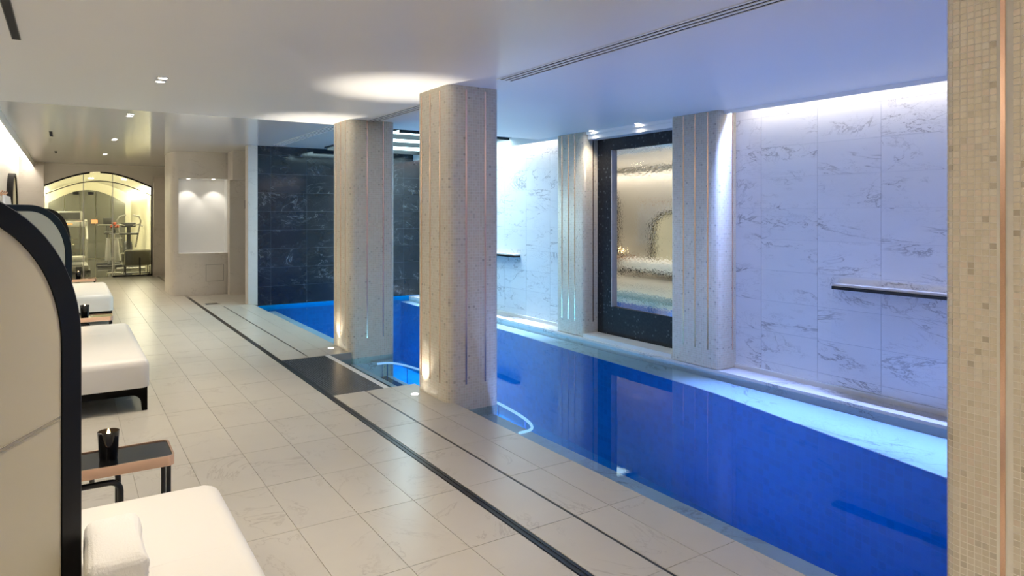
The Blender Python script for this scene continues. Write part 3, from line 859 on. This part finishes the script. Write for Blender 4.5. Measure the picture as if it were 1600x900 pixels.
# ================================================================== DAYBEDS
WV = Vector((-.474, -.881))              # direction of the backrest from its free end
def make_daybed():
    root = empty('daybed')
    OY = 1.96
    def sh(p): return [(x, y-OY) for x, y in p]
    seat = [(.51, .97), (.51, 2.95), (-.10, 2.95), (-.10, 2.47), (.06, 2.41), (-.58, 1.21), (-.58, .97)]
    # cushion with soft crown
    bm = bmesh.new()
    sp = sh(seat)
    lo = [bm.verts.new((x, y, .17)) for x, y in sp]; hi = [bm.verts.new((x, y, .385)) for x, y in sp]
    n = len(sp)
    bm.faces.new(lo[::-1]); bm.faces.new(hi)
    for i in range(n): bm.faces.new((lo[i], lo[(i+1) % n], hi[(i+1) % n], hi[i]))
    es = [e for e in bm.edges if max(v.co.z for v in e.verts) > .3]
    bmesh.ops.bevel(bm, geom=es, offset=.062, segments=6, affect='EDGES', profile=.5)
    from_bm('seat_cushion', bm, M['leather'], root, True)
    tube('cushion_seam', [(-.1, 2.30-OY, .3848), (.1, 2.30-OY, .3848), (.45, 2.33-OY, .3846)], .0008, M['leather'], root, 6)
    # base: rail and feet with curved brackets
    bs = [(.495, .985), (.495, 2.935), (-.085, 2.935), (-.085, 2.48), (.07, 2.42), (-.565, 1.23), (-.565, .985)]
    prism('base_board', sh(bs), .145, .172, M['black_lacquer'], root)
    def foot(cx, cy, sx, sy):
        bm = bmesh.new()
        prof = [(0, 0), (0, .146), (.26, .146), (.26, .118), (.105, .118)] + [(.105-.065*math.sin(a), .053+.065*math.cos(a)) for a in [k*PI/12 for k in range(1, 7)]] + [(.035, 0)]
        for ax in (0, 1):
            f0, f1 = [], []
            for u, z in prof:
                if ax == 0: f0.append(bm.verts.new((cx-sx*u, cy, z))); f1.append(bm.verts.new((cx-sx*u, cy-sy*.03, z)))
                else: f0.append(bm.verts.new((cx, cy-sy*u, z))); f1.append(bm.verts.new((cx-sx*.03, cy-sy*u, z)))
            bm.faces.new(f0); bm.faces.new(f1[::-1])
            for i in range(len(prof)):
                j = (i+1) % len(prof); bm.faces.new((f0[i], f1[i], f1[j], f0[j]))
        return from_bm('foot', bm, M['black_lacquer'], root)
    foot(.495, .985-OY, 1, 1) if False else foot(.495, .985-OY, 1, -1)
    foot(.495, 2.935-OY, 1, 1); foot(-.565, .985-OY, -1, -1); foot(-.085, 2.935-OY, -1, 1)
    boxes('rail', [(-.565, .495, .985-OY, 1.0-OY, .118, .146), (.48, .495, .985-OY, 2.935-OY, .118, .146), (-.085, .495, 2.92-OY, 2.935-OY, .118, .146)], M['black_lacquer'], root)
    # angled backrest: black frame around a cream leather panel
    L = 1.45; Z0, Z1 = .20, 1.515
    def hood(ds, dz, z0):
        p = [(ds, z0), (L-ds, z0)]
        p += [(L-.6 + (.6-ds)*math.cos(a), 1.075 + (.44-dz)*math.sin(a)) for a in [k*PI/36 for k in range(19)]]
        p += [(.6 + (.6-ds)*math.cos(a), 1.075 + (.44-dz)*math.sin(a)) for a in [PI/2 + k*PI/36 for k in range(19)]]
        return p
    out = hood(0, 0, Z0); inn = hood(.098, .05, Z0+.06)
    E = Vector((.035, 2.37-OY)); nrm = Vector((WV.y, -WV.x))    # outward normal, away from the seat
    if nrm.x > 0: nrm = -nrm
    mt = Matrix(((WV.x, nrm.x, 0, E.x), (WV.y, nrm.y, 0, E.y), (0, 0, 1, 0), (0, 0, 0, 1)))
    fr = ring_prism('back_frame', out, inn, 0.0, .06, M['black_lacquer'], root, axis='y', smooth=False)
    fr.data.transform(mt)
    pn = prism('back_panel', inn, .004, .056, M['panel_leather'], root, axis='y', smooth=False); pn.data.transform(mt)
    st = tube('stitch_seam', [(.102, .0035, .885), (.35, .0030, .88), (.8, .003, .88), (L-.102, .0035, .885)], .0016, M['thread'], pn, 6); st.data.transform(mt)
    st = tube('stitch_seam', [(.102, .0035, .875), (.35, .0030, .87), (.8, .003, .87), (L-.102, .0035, .875)], .0009, M['thread'], pn, 6); st.data.transform(mt)
    rim = tube('rim_highlight', [(x, .001, z) for x, z in hood(.0015, .0015, Z0+.002)], .0012, M['steel'], fr, 6, closed=True); rim.data.transform(mt)  # thin pale bead standing in for the highlight along the frame edge
    return root
db = make_daybed()
dlabs = ['white leather daybed in the left foreground with a rolled towel on it', 'white leather daybed second from the camera', 'white leather daybed farthest along the left wall']
for i in range(3):
    o = db if i == 0 else copy_tree(db)
    o.location = (0, 1.96 + 4.70*i, 0)
    tag(o, dlabs[i], 'daybed', 'daybeds along the left wall')

# towel on the first daybed
bm = bmesh.new()
bmesh.ops.create_cube(bm, size=1)
bmesh.ops.scale(bm, vec=(.150, .30, .125), verts=bm.verts)
bmesh.ops.bevel(bm, geom=bm.edges[:], offset=.032, segments=4, affect='EDGES', profile=.5)
bmesh.ops.subdivide_edges(bm, edges=bm.edges[:], cuts=4, use_grid_fill=True)
from mathutils import noise as mn
for v in bm.verts:
    v.co += v.normal * (0.006*mn.noise(v.co*14) + .003*mn.noise(v.co*60))
    v.co.z += .012*(v.co.y/.15)
tw = empty('rolled_towel', (.116, 2.30, .385+.061))
tag(tw, 'thick folded white terry towel lying on the front daybed', 'towel')
for v in bm.verts: v.co.z = max(v.co.z, -.0605)
from_bm('terry_body', bm, M['towel'], tw, True)
tube('hem', [(.0755, -.11, -.018), (.0765, -.04, -.014), (.0765, .04, -.008), (.0755, .11, .0)], .004, M['towel'], tw, 6)

# ================================================================== SIDE TABLES AND CANDLES
def make_table():
    r = empty('side_table')
    H = .42
    x0, x1, y0, y1 = -.30, .30, -.125, .125
    out = rrect(x0, x1, y0, y1, .03, 6); inn = rrect(x0+.008, x1-.008, y0+.008, y1-.008, .023, 6)
    ring_prism('copper_rim', out, inn, H-.042, H, M['copper'], r)
    prism('glass_top', inn, H-.02, H-.004, M['black_glass'], r)
    def bar(pts, rad=.011): return tube('leg', pts, rad, M['black_metal'], r, 10)
    for sy in (-1, 1):
        y = sy*.095
        for sx in (-1, 1): bar([(sx*.278, y, 0), (sx*.278, y, H-.04)], .010)
    def loop(y):
        pts = [(-.10, y, 0), (-.10, y, .25)] + [(-.06-.04*math.cos(a), y, .30+.04*math.sin(a)) for a in [k*PI/10 for k in range(6)]] + \
              [(.06+.04*math.sin(a), y, .30+.04*math.cos(a)) for a in [k*PI/10 for k in range(6)]] + [(.10, y, .25), (.10, y, 0)]
        tube('inner_frame', pts, .012, M['black_metal'], r, 10)
    loop(-.085); loop(.085)
    tube('inner_rail', [(0, -.085, .34), (0, .085, .34)], .010, M['black_metal'], r, 8)
    return r
def make_candle():
    r = empty('candle')
    lathe('tumbler', [(0, 0), (.031, 0), (.034, .004), (.041, .118), (.039, .119), (.034, .085), (.0, .084)], M['black_glass'], r, 28)
    lathe('wax', [(0, .0845), (.0335, .0845), (.0335, .088), (0, .089)], M['wax'], r, 24)
    tube('wick', [(0, 0, .088), (.001, 0, .098)], .0012, M['black_metal'], r, 6)
    lathe('flame', [(0, .095), (.004, .099), (.0065, .105), (.005, .114), (.002, .123), (0, .128)], M['flame'], r, 12)
    l = bpy.data.lights.new('flame_light', 'POINT'); l.energy = .35; l.color = (1, .6, .25); l.shadow_soft_size = .008
    lo_ = bpy.data.objects.new('flame_light', l); C.objects.link(lo_); lo_.parent = r; lo_.location = (0, 0, .14)
    return r
tb, cd = make_table(), make_candle()
tl = ['copper rimmed black glass side table behind the front daybed', 'copper rimmed black side table behind the second daybed', 'copper rimmed black side table farthest from the camera']
cl_ = ['burning candle in a black glass on the nearest side table', 'burning candle in a black glass on the second side table', 'burning candle in a black glass on the farthest side table']
for i in range(3):
    o = tb if i == 0 else copy_tree(tb); o.location = (.085, 3.345 + 4.68*i, 0); tag(o, tl[i], 'side table', 'side tables between the daybeds')
    k = cd if i == 0 else copy_tree(cd); k.location = (.145, 3.33 + 4.68*i, .4162); tag(k, cl_[i], 'candle', 'candles on the side tables')

# ================================================================== LEFT WALL: robes on hooks, arched panel
for i in range(4):
    y = 12.05 + .33*i
    h = tag(empty('coat_hook', (XL, y, 1.74)), ('first', 'second', 'third', 'fourth')[i] + ' copper hook counted from the camera on the left wall', 'hook', 'copper hooks on the left wall')
    box('plate', 0, .012, -.02, .02, -.03, .03, M['copper'], h, .003)
    tube('peg', [(.01, 0, 0), (.06, 0, .0), (.075, 0, .015), (.078, 0, .035)], .008, M['copper'], h, 8)
    # robe: pleated hanging cloth, closed body
    bm = bmesh.new(); n = 28; rows = 14; rings = []
    for r_ in range(rows+1):
        s = r_/rows; z = -.035 - 1.05*s
        wid = (.035 + .085*min(1, s*3.2)**.7 + .02*s); dep = (.02 + .05*min(1, s*2.5))
        ring = []
        for k in range(n):
            a = 2*PI*k/n
            rip = 1 + .16*math.sin(a*6 + i*1.3 + s*1.5)*min(1, s*3) + .05*math.sin(a*3+i)
            ring.append(bm.verts.new((.082 + dep*math.cos(a)*rip, wid*math.sin(a)*rip, z)))
        rings.append(ring)
    for a, b in zip(rings, rings[1:]):
        for k in range(n): bm.faces.new((a[k], a[(k+1) % n], b[(k+1) % n], b[k]))
    bm.faces.new(rings[0]); bm.faces.new(rings[-1][::-1])
    rb = tag(empty('bathrobe', (XL+.012, y, 1.74)), 'white terry bathrobe hanging from the ' + ('first', 'second', 'third', 'fourth')[i] + ' copper hook', 'bathrobe', 'bathrobes on the left wall hooks')
    from_bm('robe_body', bm, M['robe'], rb, True)
    tube('belt', [(.082+.075*math.cos(a), .125*math.sin(a), -.52) for a in [2*PI*k/16 for k in range(16)]], .012, M['robe'], rb, 6, closed=True)

ap = tag(empty('arched_panel', (XL, 14.75, .26)), 'tall arched cream panel with black frame on the left wall', 'wall panel')
out = rrect(-.65, .65, 0, 1.88, .55, 14, (.25, .25, 1, 1)); inn = rrect(-.60, .60, .05, 1.83, .50, 14, (.2, .2, 1, 1))
ring_prism('frame', out, inn, 0.0, .09, M['black_lacquer'], ap, axis='x')
prism('pad', inn, 0.0, .07, M['panel_leather'], ap, axis='x')

# ================================================================== GYM
GY0, GY1 = 18.05, 25.5
M['gym_floor'] = plain('gym_floor', (0.10, 0.095, 0.075), 0.06, spec=0.6, nscale=3, namt=.2)
M['gym_wall'] = plain('gym_wall', (0.82, 0.78, 0.60), 0.6)
M['gym_back'] = plain('gym_mirror_wall', (0.17, 0.17, 0.145), 0.14, metal=.3, nscale=1, namt=.15)
M['gym_grey'] = plain('machine_grey', (0.32, 0.31, 0.27), 0.4, metal=.3)
M['gym_dark'] = plain('machine_dark', (0.03, 0.03, 0.028), 0.45)
M['gym_fabric'] = plain('olive_grey_fabric', (0.24, 0.225, 0.16), 0.85, nscale=40, namt=.1)
stone('floor_gym', [(-3.0, 4.5, 17.9, GY1+.2, -.3, 0.0)], M['gym_floor'], 'dark polished floor of the gym behind glass', 'floor')
stone('wall_gym_side', [(-.85, -.62, GY0, GY1, 0, 2.9)], M['gym_wall'], 'cream left side wall inside the gym')
stone('wall_gym_right', [(1.74, 1.95, GY0, GY1, 0, 2.9)], M['gym_wall'], 'pale lit right side wall inside the gym')
# vaulted gym ceiling
vx = [-.62 + 2.36*k/20 for k in range(21)]
vault = [(x, 2.04 + .40*math.sin(PI*k/20)) for k, x in enumerate(vx)]
gc = prism('ceiling_gym', [(x, z) for x, z in vault] + [(1.9, 3.0), (-.8, 3.0)], GY0, GY1, M['gym_wall'], None, axis='y'); tag(gc, 'vaulted cream ceiling inside the gym', 'ceiling', kind='structure')
# back wall with arched dark mirror panels
gb = tag(empty('wall_gym_back', (0, GY1, 0)), 'arched dark mirrored back wall of the gym', 'wall', kind='structure')
boxes('back_wall', [(-.8, 1.9, 0, .2, 0, 3.0)], M['gym_wall'], gb)
px_ = [-.50, -.08, .34, .76, 1.18, 1.59]
def bz(x): return 1.76 + .42*math.sin(PI*(x+.50)/2.09)
for a, b in zip(px_, px_[1:]):
    tops = [(a+.006 + (b-a-.012)*k/5, bz(a + (b-a)*k/5)) for k in range(6)]
    prism('mirror_panel', [(a+.006, .02), (b-.006, .02)] + tops[::-1], -.03, 0.0, M['gym_back'], gb, axis='y')
# gym lights
for i, (x, y) in enumerate(((-.1, 19.6), (1.2, 19.6), (.55, 22.5))):
    d = tag(empty('gym_light', (x, y, 2.04 + .40*math.sin(PI*(x+.62)/2.36) - .01)), ('left', 'right', 'rear')[i] + ' round ceiling light inside the gym', 'downlight', 'gym ceiling lights')
    lathe('lens', [(0, -.01), (.06, -.01), (.06, 0), (0, 0)], M['gym_lens'], d, 16)
    spot(d, (0, 0, -.02), (0, 0, -1), 70, (1, .92, .70), 130, .6, .05)
for x, lab in ((-.58, 'warm strip light along the left spring of the gym vault'), (1.70, 'warm strip light along the right spring of the gym vault')):
    s = tag(empty('gym_cove_light', (x, (GY0+GY1)/2, 2.0)), lab, 'strip light')
    box('led_strip', -.02, .02, -(GY1-GY0)/2+.1, (GY1-GY0)/2-.1, 0, .02, M['gym_lens'], s)
for i, (x, z) in enumerate(((.30, 1.18), (.72, 1.18))):
    s = tag(empty('wall_lamp', (x, GY1-.03, z)), ('small dim orange wall lamp on the gym back wall', 'brighter orange wall lamp on the gym back wall')[i], 'wall lamp', 'orange gym wall lamps')
    box('shade', -.09, .09, -.06, 0, -.06, .06, M['orange_lamp'], s, .01)
    box('bracket', -.03, .03, -.03, .0, -.09, -.06, M['gym_dark'], s)

# glass front: panes, black arch trim, stile, rail
gf = tag(empty('glass_front', (0, 17.9, 0)), 'arched glass front with black trim separating the gym', 'glass partition')
gx = [-.42, .30, .86, 1.655]
for a, b in zip(gx, gx[1:]):
    tops = [(a+.004 + (b-a-.008)*k/8, arch_z(a + (b-a)*k/8)-.012) for k in range(9)]
    prism('glass_pane', [(a+.004, .012), (b-.004, .012)] + tops[::-1], -.006, .006, M['glass'], gf, axis='y')
def arch_bar(name, xa_, xb_, off, th_, mat):
    xs_ = [xa_ + (xb_-xa_)*k/16 for k in range(17)]
    return ring_prism(name, [(x, arch_z(x)-off) for x in xs_], [(x, arch_z(x)-off-th_) for x in xs_], -.02, .02, mat, gf, axis='y', closed=False)
arch_bar('arch_trim', -.42, .42, .0, .035, M['black_metal']); arch_bar('arch_trim', .62, 1.655, .0, .035, M['black_metal'])
arch_bar('inner_arch_bar', -.42, 1.655, .20, .02, M['gym_dark'])
box('stile', 1.63, 1.66, -.02, .02, 0, 2.05, M['black_metal'], gf); box('bottom_rail', .86, 1.66, -.02, .02, 0, .035, M['black_metal'], gf)
for x in (.30, .86): box('glass_fin', x-.008, x+.008, -.012, .012, .012, arch_z(x)-.02, M['steel'], gf)
for x in (.16, .44): box('door_hinge', x-.06, x+.06, -.025, .025, 1.86, 1.92, M['gym_dark'], gf)
tube('door_handle', [(.24, -.05, .95), (.24, -.05, 1.25)], .012, M['steel'], gf, 8)

# treadmill
def treadmill():
    r = tag(empty('treadmill', (.05, 20.2, 0)), 'grey treadmill with console behind the glass left of the towel stand', 'treadmill')
    box('deck', -.38, .38, -.85, .85, .06, .20, M['gym_grey'], r, .03)
    box('belt', -.25, .25, -.84, .80, .195, .208, M['gym_dark'], r)
    box('motor_cover', -.36, .36, .55, .95, .18, .34, M['gym_grey'], r, .05)
    for s in (-1, 1):
        tube('upright', [(s*.36, .60, .1), (s*.36, .52, .8), (s*.36, .40, 1.20), (s*.34, .30, 1.27)], .032, M['gym_grey'], r)
        tube('handrail', [(s*.35, .35, 1.10), (s*.36, .05, 1.02), (s*.36, -.25, .92), (s*.36, -.32, .80)], .022, M['gym_grey'], r)
        box('foot', s*.38-.04, s*.38+.04, -.8, .8, 0.0, .07, M['gym_dark'], r)
    box('console', -.36, .36, .30, .40, 1.10, 1.24, M['gym_grey'], r, .02)
    box('screen_housing', -.27, .27, .36, .43, 1.25, 1.50, M['gym_grey'], r, .02)
    box('screen', -.22, .22, .352, .362, 1.285, 1.465, M['gym_dark'], r)
    box('key_pad', -.06, .06, .29, .30, 1.15, 1.19, M['orange_lamp'], r)
    for s in (-1, 1): box('wheel_cover', s*.18-.06, s*.18+.06, -.9, -.82, .05, .17, M['gym_dark'], r, .01)
    return r
treadmill()
# cross trainer
def crosstrainer():
    r = tag(empty('cross_trainer', (1.36, 20.6, 0)), 'cross trainer with arched handlebars behind the glass on the right', 'cross trainer')
    tube('base_tube', [(0, -.75, .06), (0, .75, .06)], .04, M['gym_dark'], r)
    for y in (-.75, .75): tube('stabiliser', [(-.32, y, .04), (.32, y, .04)], .035, M['gym_grey'], r)
    lathe('flywheel', [(0, -.09), (.26, -.09), (.29, -.05), (.29, .05), (.26, .09), (0, .09)], M['gym_dark'], r, 28, (0, 0, 0)).matrix_local = Matrix.Translation((0, .35, .42)) @ Matrix.Rotation(PI/2, 4, 'Y')
    tube('column', [(0, .1, .08), (0, .12, .7), (0, .05, 1.12)], .05, M['gym_dark'], r)
    box('console', -.16, .16, -.02, .06, 1.08, 1.20, M['gym_dark'], r, .02)
    box('tray', -.22, .22, -.10, .04, .88, .93, M['gym_dark'], r, .01)
    for s in (-1, 1):
        tube('swing_arm', [(s*.16, .1, .55), (s*.22, .0, .95), (s*.27, -.12, 1.25), (s*.22, -.2, 1.36), (s*.08, -.24, 1.40)], .02, M['gym_grey'], r)
        tube('grip_bar', [(s*.08, 0, 1.12), (s*.26, -.06, 1.16), (s*.30, -.2, 1.10)], .018, M['gym_grey'], r)
        tube('pedal_arm', [(s*.16, .55, .32), (s*.18, -.1, .24), (s*.18, -.6, .18)], .025, M['gym_grey'], r)
        box('pedal', s*.18-.07, s*.18+.07, -.55, -.2, .21, .245, M['gym_dark'], r, .01)
    return r
crosstrainer()
r2 = tag(empty('exercise_bike', (.95, 21.6, 0)), 'exercise bike standing deeper in the gym', 'exercise bike')
tube('frame_tube', [(0, -.5, .08), (0, -.2, .45), (0, .35, .5), (0, .45, 1.1)], .045, M['gym_dark'], r2)
tube('frame_tube', [(0, .35, .5), (0, .55, .08)], .04, M['gym_grey'], r2)
for y in (-.5, .55): tube('stabiliser', [(-.28, y, .04), (.28, y, .04)], .035, M['gym_dark'], r2)
box('saddle', -.12, .12, -.38, -.1, .88, .95, M['gym_dark'], r2, .025); tube('seat_post', [(0, -.2, .45), (0, -.24, .9)], .03, M['gym_grey'], r2)
tube('handlebar', [(-.25, .2, 1.12), (-.22, .42, 1.12), (.22, .42, 1.12), (.25, .2, 1.12)], .018, M['gym_grey'], r2)
box('console', -.12, .12, .44, .50, 1.14, 1.32, M['gym_dark'], r2, .015)
# towel stand with towels
ts = tag(empty('towel_stand', (.95, 19.1, 0)), 'slim steel towel stand behind the gym glass', 'towel stand')
lathe('base', [(0, 0), (.15, 0), (.15, .015), (.02, .025), (0, .025)], M['steel'], ts, 20)
tube('pole', [(0, 0, .02), (0, 0, .95)], .012, M['steel'], ts, 8)
tube('crossbar', [(-.17, 0, .84), (.17, 0, .84)], .010, M['steel'], ts, 8); tube('crossbar', [(0, -.17, .84), (0, .17, .84)], .010, M['steel'], ts, 8)
box('shelf', -.10, .10, -.10, .10, .945, .96, M['steel'], ts)
for i, x in enumerate((-.13, .05)):
    bm = bmesh.new(); n = 18; rings = []
    for k in range(9):
        s = k/8; rw = .03 + .035*s**.6
        rings.append([bm.verts.new((rw*math.cos(2*PI*j/n)*(1+.15*math.sin(j*2.1)), .04*math.sin(2*PI*j/n), .832 - .52*s)) for j in range(n)])
    for a, b in zip(rings, rings[1:]):
        for j in range(n): bm.faces.new((a[j], a[(j+1) % n], b[(j+1) % n], b[j]))
    bm.faces.new(rings[0]); bm.faces.new(rings[-1][::-1])
    h = tag(empty('hanging_towel', (.95+x, 19.1-(.09 if i else .05), 0)), ('left', 'right')[i] + ' white towel hanging on the steel gym stand', 'towel', 'towels on the gym stand')
    from_bm('towel_cloth', bm, M['robe'], h, True)
    tube('loop', [(0, 0, .83), (0, .015, .85), (0, 0, .865)], .004, M['robe'], h, 6)
fb = tag(empty('orange_flowers', (.95, 19.1, .96)), 'small bunch of orange red flowers on the towel stand', 'flowers')
M['petal'] = plain('orange_petal', (0.55, 0.10, 0.03), .7, nscale=60, namt=.3)
lathe('vase', [(0, 0), (.03, 0), (.04, .05), (.025, .09), (.03, .10), (0, .09)], M['gym_dark'], fb, 16)
for k in range(9):
    a = k*2.4; rr_ = .035 + .05*(k % 3)/2
    p = (rr_*math.cos(a), rr_*math.sin(a), .15 + .03*(k % 4))
    tube('stem', [(0, 0, .08), (p[0]*.6, p[1]*.6, .12), p], .003, M['gym_dark'], fb, 5)
    lathe('blossom', [(0, -.02), (.025, -.005), (.032, .012), (.018, .028), (0, .022)], M['petal'], fb, 10, p)
# gym chairs
def gym_chair():
    r = empty('gym_armchair')
    box('back_cushion', -.28, .28, -.28, -.16, .22, .58, M['gym_fabric'], r, .05, 4)
    box('seat_cushion', -.28, .28, -.16, .26, .20, .34, M['gym_fabric'], r, .04, 3)
    for s in (-1, 1):
        box('arm', s*.28-.05, s*.28+.05, -.14, .24, .30, .50, M['gym_fabric'], r, .03, 3)
        tube('leg', [(s*.25, -.22, .2), (s*.25, -.23, .0)], .014, M['gym_dark'], r, 8); tube('leg', [(s*.25, .22, .2), (s*.25, .23, .0)], .014, M['gym_dark'], r, 8)
        tube('side_runner', [(s*.25, -.23, .012), (s*.25, .23, .012)], .012, M['gym_dark'], r, 8)
    tube('back_post', [(.04, -.295, .40), (.04, -.295, .0)], .018, M['gym_dark'], r, 8)
    tube('back_stretcher', [(-.25, -.23, .03), (.25, -.23, .03)], .012, M['gym_dark'], r, 8)
    return r
g1 = gym_chair(); g1.location = (1.40, 18.62, 0); tag(g1, 'olive grey armchair seen from behind just inside the gym glass', 'armchair', 'gym armchairs')
